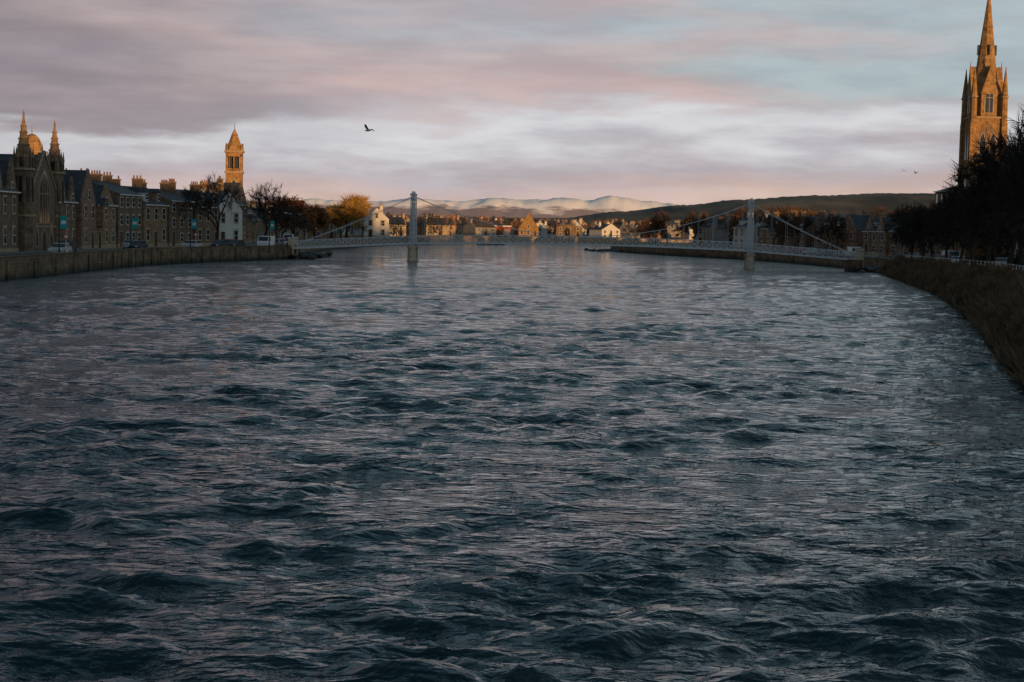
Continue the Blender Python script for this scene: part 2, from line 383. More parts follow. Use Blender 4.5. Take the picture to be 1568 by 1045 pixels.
# ------------------------------------------------ suspension footbridge
def footbridge():
    b=B(); A=Vector((-18.3,283.5)); C=Vector((42.1,280.0)); Lm=(C-A).length; ang=math.atan2(C.y-A.y,C.x-A.x)
    def dz(x):
        if x<0: return 1.95+(3.3-1.95)*(1-(-x/21.5))
        if x>Lm: return 3.3-(3.3-2.1)*((x-Lm)/19)
        t=x/Lm*2-1; return 3.3+.5*(1-t*t)
    def cz(x):
        if x<0: t=-x/21.5; return 11.7+(dz(-21.5)+.6-11.7)*t-1.2*4*t*(1-t)*.35
        if x>Lm: t=(x-Lm)/19; return 11.7+(dz(Lm+19)+.6-11.7)*t-1.2*4*t*(1-t)*.35
        t=x/Lm*2-1; return 5.1+6.6*t*t
    hw=1.3; xs=[-21.5+i*1.3 for i in range(int((Lm+40.5)/1.3)+1)]+[Lm+19]
    for i in range(len(xs)-1):
        a,c=xs[i],xs[i+1]; za,zc=dz(a),dz(c)
        b.add([(a,-hw,za),(c,-hw,zc),(c,hw,zc),(a,hw,za),(a,-hw,za-.16),(c,-hw,zc-.16),(c,hw,zc-.16),(a,hw,za-.16)],[(0,1,2,3),(4,7,6,5),(0,4,5,1),(2,6,7,3)],M_pv)
        for s in(-hw-.1,hw+.1):
            b.bar((a,s,za+1.25),(c,s,zc+1.25),.10,M_bg); b.bar((a,s,za-.12),(c,s,zc-.12),.22,M_bg)
            b.bar((a,s,za-.1),(c,s,zc+1.25),.045,M_bg); b.bar((a,s,za+1.25),(c,s,zc-.1),.045,M_bg); b.bar((a,s,za-.2),(a,s,za+1.25),.055,M_bg)
            b.bar((a,s,cz(a)),(c,s,cz(c)),.045,M_bg,5)
            if i%2==0 and cz(a)-za>1.4: b.bar((a,s,za+1.2),(a,s,cz(a)),.02,M_bg)
        b.bar((a,-hw,za-.2),(a,hw,za-.2),.07,M_bg)
    for tx in(0,Lm):
        for s in(-1,1):
            yc=s*(hw+.1)
            zb,zt=2.6,11.9
            def w(z): return .44-.14*(z-zb)/(zt-zb)
            for cx in(-1,1):
                for cy in(-1,1): b.bar((tx+cx*w(zb),yc+cy*w(zb)*.7,zb),(tx+cx*w(zt),yc+cy*w(zt)*.7,zt),.08,M_bg)
            nz_=11
            for i in range(nz_):
                z1=zb+(zt-zb)*i/nz_; z2=zb+(zt-zb)*(i+1)/nz_
                for cy in(-1,1):
                    b.bar((tx-w(z1),yc+cy*w(z1)*.7,z1),(tx+w(z2),yc+cy*w(z2)*.7,z2),.05,M_bg); b.bar((tx+w(z1),yc+cy*w(z1)*.7,z1),(tx-w(z2),yc+cy*w(z2)*.7,z2),.05,M_bg)
                    b.bar((tx-w(z2),yc+cy*w(z2)*.7,z2),(tx+w(z2),yc+cy*w(z2)*.7,z2),.05,M_bg)
            b.box(tx-.12,tx+.12,yc-.12,yc+.12,zb,zt-.1,M_bg)
            b.box(tx-.46,tx+.46,yc-.42,yc+.42,zt,zt+.22,M_bg); b.cyl(tx,yc,zt+.22,zt+.7,.26,.06,8,M_bg)
            b.cyl(tx,yc,-2.5,2.35,.82,.74,14,M_pr); b.cyl(tx,yc,2.35,2.62,.92,.92,14,M_pr)
            b.cyl(tx,yc,-.3,.15,1.0,.98,14,M_pr)
        b.box(tx-.3,tx+.3,-hw-.1,hw+.1,11.0,11.5,M_bg)
        b.box(tx-.35,tx+.35,-hw,hw,1.6,2.4,M_pr)
        b.bar((tx,-hw,8.8),(tx,hw,11),.06,M_bg); b.bar((tx,hw,8.8),(tx,-hw,11),.06,M_bg)
    for ex,z in((-21.9,1.95),(Lm+19.4,2.1)):
        for s in(-1,1):
            b.box(ex-.45,ex+.45,s*1.75-.45,s*1.75+.45,-2,z+1.7,M_pr); b.box(ex-.55,ex+.55,s*1.75-.55,s*1.75+.55,z+1.7,z+1.9,M_wh)
        b.box(ex-2.2,ex+.3,-2.4,2.4,-2.5,z-.02,M_wl)
    b.obj('suspension_footbridge',(A.x,A.y,0),ang)
footbridge()
def rocks(name,pts,m=M_rk):
    b=B()
    for x,y,z,r in pts:
        b.M=Matrix.Translation((x,y,z))@Matrix.Rotation(R.uniform(0,6),4,'Z')@Matrix.Rotation(R.uniform(-.4,.4),4,'X')
        P=[];n=7
        for k,(zz,rr) in enumerate(((-.5,.8),(-.1,1),(.25,.85),(.5,.4))):
            for i in range(n):
                a=6.283*i/n; q=rr*R.uniform(.8,1.1); P.append((r*q*math.cos(a),r*q*math.sin(a)*.8,r*zz*.8))
        F=[(k*n+i,k*n+(i+1)%n,(k+1)*n+(i+1)%n,(k+1)*n+i) for k in range(3) for i in range(n)]+[tuple(range(3*n,4*n))]
        b.add(P,F,m)
    b.obj(name)
rocks('rock_revetment',[(-39.5+R.uniform(-3,3.6),y,R.uniform(-.1,.6),R.uniform(.5,1.1)) for y in [279+R.random()*26 for _ in range(110)]])
rocks('rock_revetment',[(63.5+R.uniform(-3,2),270+R.random()*12,R.uniform(-.1,.8),R.uniform(.4,.9)) for _ in range(60)])
rocks('shingle_bar',[(-8.5+R.gauss(0,2.2),560+R.gauss(0,4),R.uniform(-.1,.15),R.uniform(.5,1.1)) for _ in range(70)])
rocks('shingle_bar',[(30+R.gauss(0,3),y,R.uniform(-.2,.3),R.uniform(.6,1.3)) for y in [450+R.random()*26 for _ in range(90)]])

# ------------------------------------------------ left bank buildings
Q=math.pi/2
def gothic_church():
    b=B(); w=M_st2
    b.box(-7,7,.4,26,-.5,9.2,w); b.gab(-7.2,7.2,.8,26,9.2,13.6,'y',M_sl); b.gab(-5.2,5.2,0,.8,9.2,13.9,'y',w); b.box(-5.2,5.2,0,.5,-.5,9.2,w)
    b.bar((-5.3,-.05,9.1),(0,-.05,14.1),.16,M_tr); b.bar((5.3,-.05,9.1),(0,-.05,14.1),.16,M_tr)
    b.cyl(0,.2,13.9,15.2,.12,.02,4,M_tr)
    lancet(b,0,4.2,4.2,7.2,0,mull=3)
    lancet(b,0,0,1.9,3.1,0,gl=M_dr)
    for s in(-1,1): lancet(b,s*3.3,1,.8,3,0)
    b.box(-5.2,5.2,-.12,.1,3.55,3.75,M_tr)
    for s,zt in((-1,18.6),(1,18.1)):
        cx=s*7.1
        b.cyl(cx,.6,-.5,5,1.55,1.5,8,w,.39); b.cyl(cx,.6,5,5.3,1.65,1.65,8,M_tr,.39); b.cyl(cx,.6,5.3,11.2,1.3,1.25,8,w,.39)
        b.cyl(cx,.6,11.2,11.5,1.5,1.5,8,M_tr,.39); b.cyl(cx,.6,11.5,13.0,1.0,.95,8,w,.39); b.cyl(cx,.6,13.0,zt,.95,.08,8,M_st,.39)
        for k in range(8):
            a=.39+k*math.pi/4; px,py=cx+1.22*math.cos(a),.6+1.22*math.sin(a)
            b.cyl(px,py,11.5,12.9,.15,.13,4,w); b.cyl(px,py,12.9,14.4,.2,.02,4,M_st)
            b.M=Matrix.Translation((cx,.6,0))@Matrix.Rotation(k*math.pi/4,4,'Z')
            b.box(-.2,.2,-1.3,-1.05,7,10.4,M_gl); b.box(-.16,.16,-1.0,-.8,11.7,12.9,M_gl)
            for j in range(5):
                z=13.6+j*.85; rr=.95*(1-(z-13.0)/(zt-13.0)); b.box(-.09,.09,-rr-.16,-rr+.1,z,z+.2,M_st)
            b.M=Matrix()
        b.cyl(cx,.6,zt-.2,zt+.7,.16,.05,6,M_st)
    for s in(-1,1):
        b.M=Matrix.Translation((s*7,13,0))@Matrix.Rotation(s*math.pi/2,4,'Z')
        for i in range(5):
            x=-9+i*4.5; lancet(b,x,3,1.3,4.4,0); b.box(x+1.9,x+2.6,-.9,0,-.5,6.5,w); b.gab(x+1.9,x+2.6,-.9,0,6.5,8.6,'x',M_tr)
        b.M=Matrix()
    b.cyl(-1,9,13.2,16,.55,.5,6,w); b.cyl(-1,9,16,18,.6,.03,6,M_sl)
    b.obj('gothic_church',(-65.5,218.3,ZL-.3),Q)
gothic_church()
b=B(); b.box(-1.7,1.7,-1.7,1.7,0,15.5,M_st3); b.box(-1.95,1.95,-1.95,1.95,15.5,15.9,M_tr)
for k in range(4):
    b.M=Matrix.Rotation(k*Q,4,'Z'); lancet(b,0,11.5,1.2,3,-1.7); b.M=Matrix()
for i in range(6):
    a0=i/6*Q;a1=(i+1)/6*Q; b.cyl(0,0,15.9+2.8*math.sin(a0),15.9+2.8*math.sin(a1),1.7*math.cos(a0)+.03,1.7*math.cos(a1)+.03,12,M_st3)
b.cyl(0,0,18.6,20.4,.1,.03,6,M_tr); b.obj('domed_bell_turret',(-80.3,261,1.5),Q)
house('gabled_villa',-66,203,Q,11,11,7.9,12.6,st=2,bays=3,wall=M_st2,cross=2,ch=2)
house('gabled_villa',-66,190,Q,12,11,7.9,12.2,st=2,bays=3,wall=M_pk,cross=1,ch=2)
house('gabled_villa',-66.3,232.3,Q,9.5,11,7.0,11.0,orient='side',st=2,bays=3,wall=M_st2,cross=2,ch=1)
house('stone_townhouse',-65.6,241.7,Q,8,12,7.2,12.0,orient='front',st=2,bays=2,wall=M_pk,ch=2)
house('stone_townhouse',-65.4,251.2,Q-.06,10,11,6.8,10.4,st=2,bays=3,wall=M_st,ch=2,bay=1,cross=1)
house('sandstone_tenement',-64.3,262.4,Q-.12,11,12,8.7,11.0,st=3,bays=4,wall=M_st2,ch=3)
house('stone_townhouse',-62.6,273.6,Q-.17,10.5,11,7.2,10.4,st=2,bays=3,wall=M_st,ch=2,dorm=2)
house('sandstone_tenement',-60.4,284.4,Q-.2,10.5,11,8.1,10.2,st=3,bays=3,wall=M_st2,ch=2)
house('stone_townhouse',-57.8,295.5,Q-.22,11,10,7.2,10.4,st=2,bays=3,wall=M_st2,ch=2,cross=2)
house('pale_gabled_house',-55.8,307,Q-.5,8,9,6.8,10.0,orient='front',st=2,bays=2,wall=M_wh,ch=2)
house('stone_townhouse',-56.5,319,Q-.1,11,10,8,11,st=2,bays=3,wall=M_st,ch=2,dorm=2)
house('gabled_villa',-58,333,Q-.1,10,9,8,12.8,orient='front',st=2,bays=2,wall=M_st2,ch=1)
house('stone_townhouse',-59.5,348,Q,13,9,6.5,9.5,st=2,bays=4,wall=M_st,ch=2)
for i,(yy,wl_) in enumerate([(366,M_st),(384,M_cr),(402,M_st),(421,M_wh),(440,M_st3),(460,M_cr)]):
    house('riverside_cottage',-61+R.uniform(-1,1),yy,Q,14,9,5.2,8.2,st=2,bays=3,wall=wl_,ch=2,dorm=i%2)
house('sandstone_tenement',-80,247,Q,9,12,9.4,12.0,st=3,bays=3,wall=M_st,ch=2)
house('sandstone_tenement',-79,272,Q,7,10,10.8,12.4,st=4,bays=2,wall=M_st,ch=2)
house('sandstone_tenement',-76,296,Q,10,10,8.0,10.6,st=3,bays=3,wall=M_st2,ch=1)

def campanile():
    b=B(); m=M_st3; h=1.75
    b.box(-h-.1,h+.1,-h-.1,h+.1,0,9,m); b.box(-h,h,-h,h,9,15.2,m); b.box(-h-.25,h+.25,-h-.25,h+.25,15.2,15.6,M_tr)
    for sx in(-1,1):
        for sy in(-1,1): b.box(min(sx*h,sx*(h-.55)),max(sx*h,sx*(h-.55)),min(sy*h,sy*(h-.55)),max(sy*h,sy*(h-.55)),15.6,19.3,m)
    b.box(-h+.3,h-.3,-h+.3,h-.3,15.6,16.2,m); b.box(-h+.75,h-.75,-h+.75,h-.75,16.2,18.8,M_ir)
    b.box(-h,h,-h,h,18.7,19.6,m); b.box(-h-.3,h+.3,-h-.3,h+.3,19.6,20,M_tr)
    for k in range(4):
        b.M=Matrix.Rotation(k*Q,4,'Z'); b.box(-.12,.12,-h+.02,-h+.3,15.6,18.7,m); lancet(b,0,11.2,.9,2.6,-h); lancet(b,-.0,5,.7,2.2,-h-.1)
        b.ext(archpts(0,19.95,2.2,1.6,.1),-h-.12,-h+.3,m)
        b.M=Matrix()
    b.cyl(0,0,20,23.2,2.0,.75,8,m,.39); b.cyl(0,0,23.2,24.6,.8,.1,8,m,.39); b.cyl(0,0,24.5,26,.07,.03,6,M_ir)
    for k in range(4): a=k*Q+Q/2; b.cyl(2.1*math.cos(a),2.1*math.sin(a),20,21.2,.28,.04,6,m)
    b.obj('church_bell_tower',(-60.3,337,1.5),.12)
campanile()

# ------------------------------------------------ right bank church with spire
def spire_church():
    b=B(); m=M_st3; h=2.75
    b.box(-h-.25,h+.25,-h-.25,h+.25,0,9,m); b.box(-h,h,-h,h,9,25.6,m)
    for z in(9,16.5,25.4): b.box(-h-.2,h+.2,-h-.2,h+.2,z,z+.3,M_tr)
    for sx in(-1,1):
        for sy in(-1,1):
            b.box(sx*h-.5,sx*h+.5,sy*h-.5,sy*h+.5,0,24.6,m)
            b.cyl(sx*h*.98,sy*h*.98,24.6,29,.64,.56,8,m); b.cyl(sx*h*.98,sy*h*.98,29,29.25,.74,.74,8,M_tr); b.cyl(sx*h*.98,sy*h*.98,29.2,34.4,.62,.05,8,m)
    for k in range(4):
        b.M=Matrix.Rotation(k*Q,4,'Z')
        b.ext(archpts(0,17.8,4.0,6.6,.6),-h-.04,-h+.02,M_st)
        for x in(-.9,.9): lancet(b,x,18.2,.9,4.6,-h-.03)
        lancet(b,0,11,1.1,4,-h)
        b.box(-1.4,1.4,-h+.05,-.5,25.7,29.6,m); b.gab(-1.55,1.55,-h-.1,-.4,29.6,34.6,'y',m); lancet(b,0,26.4,1.3,4.6,-h+.05,mull=1); b.cyl(0,-h,34.4,35.6,.1,.03,5,m)
        b.box(-.13,.13,-1.7,-1.2,36.6,38.4,M_gl)
        b.M=Matrix()
    b.cyl(0,0,25.7,48.2,2.75,.08,8,m,.3927)
    for z in(32,36,40): r=2.75*(48.2-z)/22.5; b.cyl(0,0,z,z+.22,r+.08,r+.06,8,M_tr,.3927)
    b.cyl(0,0,44.2,44.5,.52,.5,8,M_tr,.39); b.bar((0,0,47.8),(0,0,49.2),.07,M_ir); b.bar((-.45,0,48.7),(.45,0,48.7),.06,M_ir)
    b.box(3,19,1,33,0,10,M_st); b.gab(2.7,19.3,.8,33,10,17,'y',M_sl); b.gab(3,19,.5,1,10,17.4,'y',M_st); lancet(b,11,4,5,9,.5,mull=3)
    b.obj('spire_church',(82.9,280,2),0)
spire_church()
house('sandstone_tenement',82,300,-Q,14,12,13.3,15,z0=1.9,st=4,bays=4,wall=M_st2,ch=2)
house('stone_townhouse',84.5,314,-Q,10,10,8,11,z0=1.9,st=2,bays=3,wall=M_st,ch=2,dorm=2)
house('stone_townhouse',86.5,268,-Q+.1,11,10,8,11,z0=2,st=2,bays=3,wall=M_st,ch=2,dorm=2)
house('stone_townhouse',83.5,255,-Q+.1,11,10,7.5,10.5,z0=2.1,st=2,bays=3,wall=M_wh,ch=2)
house('sandstone_tenement',80.5,240,-Q+.1,13,10,9,11.5,z0=2.2,st=3,bays=4,wall=M_st,ch=3)
house('stone_townhouse',76.5,224,-Q+.15,12,10,8,11,z0=2.3,st=2,bays=3,wall=M_pk,ch=2)
specs=[(88,326,11,6.5,10,'side',M_st2,2,0),(84.5,341,12,5.6,9,'side',M_st2,3,0),(81.5,355,11,5.4,8.6,'side',M_st,2,2),(78,368,9,5.6,9.2,'front',M_pk,0,0),(75.5,381,12,5.6,8.8,'side',M_st,3,0),
 (71,396,12,5.8,9,'side',M_st2,2,2),(66.5,411,12,5.6,8.8,'side',M_st,3,0),(62,427,12,5.8,8.6,'side',M_wh,2,0)]
for x,y_,w_,ze,zr,o_,wl_,dm,cr_ in specs:
    house('riverside_villa',x,y_,-Q+.26,w_,9,ze,zr,z0=1.9,orient=o_,st=2,bays=3 if w_>10 else 2,wall=wl_,ch=2,dorm=dm if o_=='side' else 0,cross=cr_)
for i in range(60):
    yy=R.uniform(350,640); xx=R.uniform(85,190)*yy/400 if yy<470 else R.uniform(62,150)
    if inpoly(xx,yy,RIV) or inpoly(xx-12,yy,RIV) or inpoly(xx,yy+12,RIV)or inpoly(xx,yy-12,RIV): continue
    if yy<470 and xx<100: continue
    house(R.choice(['stone_house','slated_house','terraced_house']),xx,yy,R.choice([0,-Q,.3,-.5]),R.uniform(8,13),8,R.uniform(4.2,6),R.uniform(7,9.2),z0=landz(xx,yy),orient=R.choice(['side','side','front']),st=2,bays=3,
          wall=R.choice([M_st2,M_gy,M_st2,M_cr,M_pk]),roof=R.choice([M_sl,M_sl,M_sl2]),ch=2,side=False,detail=False)
# far town
placed=[]
house('white_house',-45,512,.15,8,9,6.0,9.4,z0=2.2,orient='front',st=2,bays=2,wall=M_wh,ch=1); house('white_house',-54,520,.1,12,9,5.6,8.6,z0=2.2,st=2,bays=3,wall=M_wh,ch=2,dorm=1)
house('gabled_chapel',6.3,700,0,9,14,3.5,10.6,z0=2.4,orient='front',st=1,bays=3,wall=M_st3,roof=M_sl2,ch=0)
b=B(); b.box(-4.5,4.5,0,14,0,4.2,M_red); b.box(-4.7,4.7,-.2,14.2,4.2,4.7,M_wt); b.box(-4,0,-.08,0,0,2.6,M_gl); b.box(1,4.2,-.08,0,.2,3,M_metal); b.obj('red_clad_shop',(-6,690,2.4),0)
b=B(); b.box(-17,17,0,20,0,4.4,M_metal); b.gab(-17.4,17.4,-.4,20.4,4.4,6.4,'x',M_sl2)
for i in range(6): b.box(-15+i*5,-12+i*5,-.1,0,.2,3.4,M_gl)
b.obj('retail_shed',(-28,705,2.4),0)
placed+=[(6,700,12),(-6,690,10),(-28,705,24),(-45,512,10),(-54,520,12)]
for Yr in(655,685,720,760,810,870,940,1020,1110,1210,1320):
    xx=-.16*Yr
    while xx<.19*Yr:
        w_=R.uniform(6.5,13)*(1+.3*(Yr>850)); xx+=w_*.5+R.uniform(1,12)
        yy=Yr+R.uniform(-12,12)
        bad=any(abs(xx-a)<r_ and abs(yy-c)<18 for a,c,r_ in placed) or any(inpoly(xx+q,yy+s,RIV) for q in(-14,0,14) for s in(-14,0,20))
        if not bad and R.random()<.8:
            house(R.choice(['stone_house','harled_house','terraced_house']),xx,yy,R.choice([R.uniform(-.25,.25),.7,-.7,Q]),w_,8,R.uniform(2.8,4.9),R.uniform(5.4,7.6),z0=landz(xx,yy),orient=R.choice(['side','side','front'])if w_<13 else 'side',
              st=2,bays=3 if w_<14 else 5,wall=R.choice([M_cr,M_gy,M_wh,M_st,M_gy,M_bk,M_pk,M_st2,M_wh]),roof=R.choice([M_sl,M_sl2,M_sl]),ch=R.choice([1,2]),side=False,detail=False)
        xx+=w_*.5
for x0,y0 in[(-75,560),(-66,590),(-92,540),(-70,620),(-48,610),(-60,480),(-72,500),(-86,600),(-30,640)]:
    house('stone_house',x0,y0,R.uniform(-.2,.2)+.2,12,9,4.6,7.6,z0=landz(x0,y0),st=2,bays=3,wall=R.choice([M_cr,M_gy,M_st]),ch=2,side=False,detail=False)

# ------------------------------------------------ trees
def tree(name,H,seed,twm=M_tw,tw=9,tlen=.9,droop=0,spread=.62,wdt=.03,trunk=.24,kids=(3,3,3,2,2),leaf=0,jit=.35):
    r=random.Random(seed); b=B(); tips=[]
    def grow(p,d,L,rad,dep):
        q=p
        for s in range(2):
            d=(d+Vector((r.gauss(0,.13),r.gauss(0,.13),.05+r.gauss(0,.06)-droop*dep*.03))).normalized(); q2=q+d*L/2
            b.bar(q,q2,rad*(1-.18*s),M_bark,6 if dep<2 else (4 if dep<4 else 3),rad*(1-.18*(s+1))); q=q2
            if dep>=2: tips.append((q,d,dep))
        if dep<len(kids):
            n=kids[dep]; a0=r.uniform(0,6.28)
            for i in range(n):
                a=a0+6.283*i/n+r.gauss(0,.3); u=d.cross(Vector((math.cos(a),math.sin(a),.1))).normalized()
                th=spread*r.uniform(.55,1.25)*(1 if i or n<3 else .35)
                grow(q,(d*math.cos(th)+u*math.sin(th)).normalized(),L*r.uniform(.62,.9),rad*.6,dep+1)
    grow(Vector((0,0,-.3)),Vector((0,0,1)),H*trunk,H*.021,0)
    for q,d,dep in tips:
        for _ in range(tw if dep>3 else tw//2):
            e=(d+Vector((r.gauss(0,jit),r.gauss(0,jit),r.gauss(0,jit)-droop))).normalized(); L=tlen*r.uniform(.4,1.4)
            st=q-d*r.random()*.7; s=e.cross(Vector((r.gauss(0,1),r.gauss(0,1),r.gauss(0,1)))).normalized()*wdt
            m_=st+e*L*.5+Vector((r.gauss(0,.06),r.gauss(0,.06),-droop*L*.1)); en=m_+(e+Vector((r.gauss(0,.25),r.gauss(0,.25),r.gauss(0,.2)-droop*.6)))*L*.5
            b.add([st-s,st+s,m_+s*.8,en,m_-s*.8],[(0,1,2,4),(4,2,3)],twm)
            if leaf and r.random()<leaf:
                for _k in range(3):
                    c=st+e*L*r.random(); t1=Vector((r.gauss(0,1),r.gauss(0,1),r.gauss(0,1))).normalized()*.14; t2=t1.cross(e).normalized()*.12
                    b.add([c-t1,c+t2,c+t1,c-t2],[(0,1,2,3)],twm)
    zm=max(v[2] for v in b.v); k=H/zm; b.v=[(x*k,y*k,z*k) for x,y,z in b.v]
    me=bpy.data.meshes.new(name); me.from_pydata(b.v,[],b.f)
    for m in b.mats: me.materials.append(m)
    me.polygons.foreach_set('material_index',b.m); return me
def put(name,me,x,y,z,s=1,rot=None,sx=1):
    o=bpy.data.objects.new(name,me); o.location=(x,y,z); o.scale=(s*sx,s*sx,s); o.rotation_euler=(0,0,R.uniform(0,6.28) if rot is None else rot); return link(o)
TB=[tree('bare_tree',14,s,tw=5,tlen=.9,wdt=.02,kids=(3,3,3,2,2,2),trunk=.22,spread=.66) for s in(1,2,3)]
TD=[tree('bare_tree',14,s,tw=7,tlen=.9,wdt=.024,trunk=.19,spread=.70,kids=(4,3,3,2,2,2)) for s in(11,12,13)]
RTo=offs(RT,2.4,-1); RTo2=offs(RT,13.5,-1)
def at_y(P,y):
    for i in range(len(P)-1):
        if P[i].y<=y<P[i+1].y: return P[i].lerp(P[i+1],(y-P[i].y)/(P[i+1].y-P[i].y))
i=0
for y_,s in[(128,1.1),(143,1.1),(158,1.18),(172,1.16),(186,.97),(200,.86),(214,.80),(228,.78),(243,.76),(258,.76),(272,.78)]:
    q=at_y(RTo,y_); put('bare_tree',TD[i%3],q.x,q.y,landz(q.x,q.y),s,sx=.82); i+=1
for y_,s in[(205,1.0),(222,.95),(238,.9),(252,.88),(268,.86),(284,.84),(300,.84),(314,.80)]:
    q=at_y(RTo2,y_); put('bare_tree',TD[i%3],q.x+2,q.y,landz(q.x,q.y),s,sx=.95); i+=1
def shrub(name,pts,m,n=260,leaf=.22,seed=1):
    r=random.Random(seed); b=B()
    for x,y_,z,rx,rz in pts:
        for k in range(n):
            a=r.uniform(0,6.28);u=r.uniform(-.2,1);q=math.sqrt(max(0,1-u*u))*r.uniform(.55,1.1)*(1+.3*noise.noise((a*2,u*3,x)))
            c=Vector((x+rx*q*math.cos(a),y_+rx*q*math.sin(a),z+rz*max(0,u)*r.uniform(.6,1.1))); t1=Vector((r.gauss(0,1),r.gauss(0,1),r.gauss(0,1))).normalized()*leaf; t2=t1.orthogonal().normalized()*leaf*.6
            b.add([c-t1,c+t2,c+t1,c-t2],[(0,1,2,3)],m)
    return b.obj(name)
pts=[]
for y_ in range(120,300,4):
    q=at_y(RTo2,y_); pts.append((q.x+1.5+R.uniform(-1,1),q.y,landz(q.x,q.y),1.6,R.uniform(1.1,2.0)))
shrub('laurel_hedge',pts,M_fir,n=320,leaf=.18)
put('bare_tree',TB[0],-54.3,285,ZL,1.0); put('bare_tree',TB[1],-51.5,320,ZL,1.0); put('bare_tree',TB[2],-50.5,333,ZL,.8)
me_o=tree('beech_tree',11.5,21,twm=M_two,tw=12,tlen=.8,wdt=.04,trunk=.16,spread=.8,leaf=.8)
me_g=tree('golden_willow',13.5,22,twm=M_twg,tw=26,tlen=1.5,wdt=.04,trunk=.15,spread=.62,droop=.1)
put('beech_tree',me_o,-53.5,382,ZL,1.0,sx=1.2); put('beech_tree',me_o,-50,395,ZL,.85,sx=1.1)
put('golden_willow',me_g,-47.2,440,ZL,1.1,sx=1.1); put('golden_willow',me_g,-50,452,ZL,.85)
TBm=[tree('bare_tree',10,s,twm=M_twb,tw=9,tlen=1.0,wdt=.04,kids=(3,3,3,2,2)) for s in(31,32)]
for x,y_,s in[(-52,350,.9),(-50,362,.8),(-55,410,.9),(-52,470,.8),(-50,488,.7),(60,440,1),(52,455,1.1),(66,402,1.1),(70,385,1.0),(74,372,1.0),(46,470,1.1),(72,480,1.3),(80,470,1.4),(85,490,1.4),(77,500,1.4),(95,420,1.3),(100,400,1.2),(110,430,1.3),(92,520,1.5),(112,360,1.2),(105,340,1.3),(60,520,1.0),(45,500,.9)]:
    if not inpoly(x,y_,RIV): put('bare_tree',R.choice(TBm),x,y_,landz(x,y_),s)
b=B(); r=random.Random(5)
cols=[M_twb,M_tw,M_fir,M_two,M_twb,M_tw]
for i in range(560):
    y_=r.uniform(560,1600); x=r.uniform(-.2,.24)*y_
    if any(inpoly(x+q,y_,RIV) for q in(-6,0,6)): continue
    H=r.uniform(4,9.5); m_=r.choice(cols); z=landz(x,y_)
    b.bar((x,y_,z-.3),(x,y_,z+H*.6),.25,M_bark,4,.08)
    for k in range(80):
        a=r.uniform(0,6.28);u=r.uniform(-1,1);q=math.sqrt(1-u*u)*r.uniform(.3,1)
        c=Vector((x+H*.38*q*math.cos(a),y_+H*.38*q*math.sin(a),z+H*.6+H*.4*u)); t1=Vector((r.gauss(0,.6),r.gauss(0,.6),r.gauss(0,1))).normalized()*.75; t2=t1.orthogonal().normalized()*.16
        b.add([c-t1,c+t2,c+t1,c-t2],[(0,1,2,3)],m_)
b.obj('distant_trees')

# ------------------------------------------------ vehicles and street furniture
def car(name,x,y,z,rot,paint,van=False):
    b=B(); W=.88 if not van else .95
    if van:
        body=[(-2.5,.35),(2.5,.35),(2.55,1.0),(2.1,1.25),(1.55,2.1),(-2.45,2.15),(-2.5,1.9)]
        glass=[(1.95,1.27),(1.52,2.0),(.6,2.0),(.6,1.27)]
    else:
        body=[(-2.1,.35),(2.1,.35),(2.15,.7),(1.9,.88),(1.0,.98),(-1.95,1.02),(-2.15,.85)]
        glass=[(1.0,.98),(.35,1.42),(-1.1,1.45),(-1.85,1.0)]
    b.ext(body,-W,W,paint)
    if van:
        b.ext(glass,-W-.01,W+.01,M_gl); b.add([(2.12,-W+.1,1.27),(2.12,W-.1,1.27),(1.62,W-.1,2.02),(1.62,-W+.1,2.02)],[(0,1,2,3)],M_gl)
        b.box(-2.53,-2.4,-W+.15,W-.15,1.3,1.85,M_gl)
    else:
        b.ext(glass,-W+.1,W-.1,M_gl); b.ext([(.38,1.4),(.3,1.47),(-1.05,1.5),(-1.15,1.43)],-W+.08,W-.08,paint)
        for xx in(-.35,): b.box(xx-.05,xx+.05,-W+.09,W-.09,1.0,1.45,paint)
    wx=1.55 if van else 1.3
    for sx in(-1,1):
        for sy in(-1,1):
            b.M=Matrix.Translation((sx*wx,sy*(W-.08),.33))@Matrix.Rotation(Q,4,'X'); b.cyl(0,0,-.12,.12,.33,.33,14,M_tyre); b.cyl(0,0,-.13,.13,.18,.18,10,M_cs); b.M=Matrix()
        b.box(2.08 if not van else 2.5,2.17 if not van else 2.58,sx*.65-.17,sx*.65+.17,.6,.78,M_wt); b.box(-2.17 if not van else -2.54,-2.1,sx*.68-.12,sx*.68+.12,.65,.9,M_tl)
    b.obj(name,(x,y,z),rot)
for y_,o_,p_,v in[(196,4.2,M_cs,0),(214,8.4,M_cd,0),(231,4.2,M_cd,0),(240,8.4,M_cs,0),(252,4.2,M_cs,0),(262,4.2,M_cd,0),(268,4.2,M_cd,0),(276,8.4,M_crd,0),(282,4.3,M_cw,1),(289,4.2,M_cd,0),(295,4.2,M_cd,0),(306,4.2,M_cs,0),(318,4.2,M_crd,0),(332,4.2,M_cw,1)]:
    P_=offs(LB,o_,1); q=at_y(P_,y_); q2=at_y(P_,y_+2); car('white_van' if v else 'parked_car',q.x,q.y,ZL,math.atan2(q2.y-q.y,q2.x-q.x)+math.pi*(o_<6),p_,v)
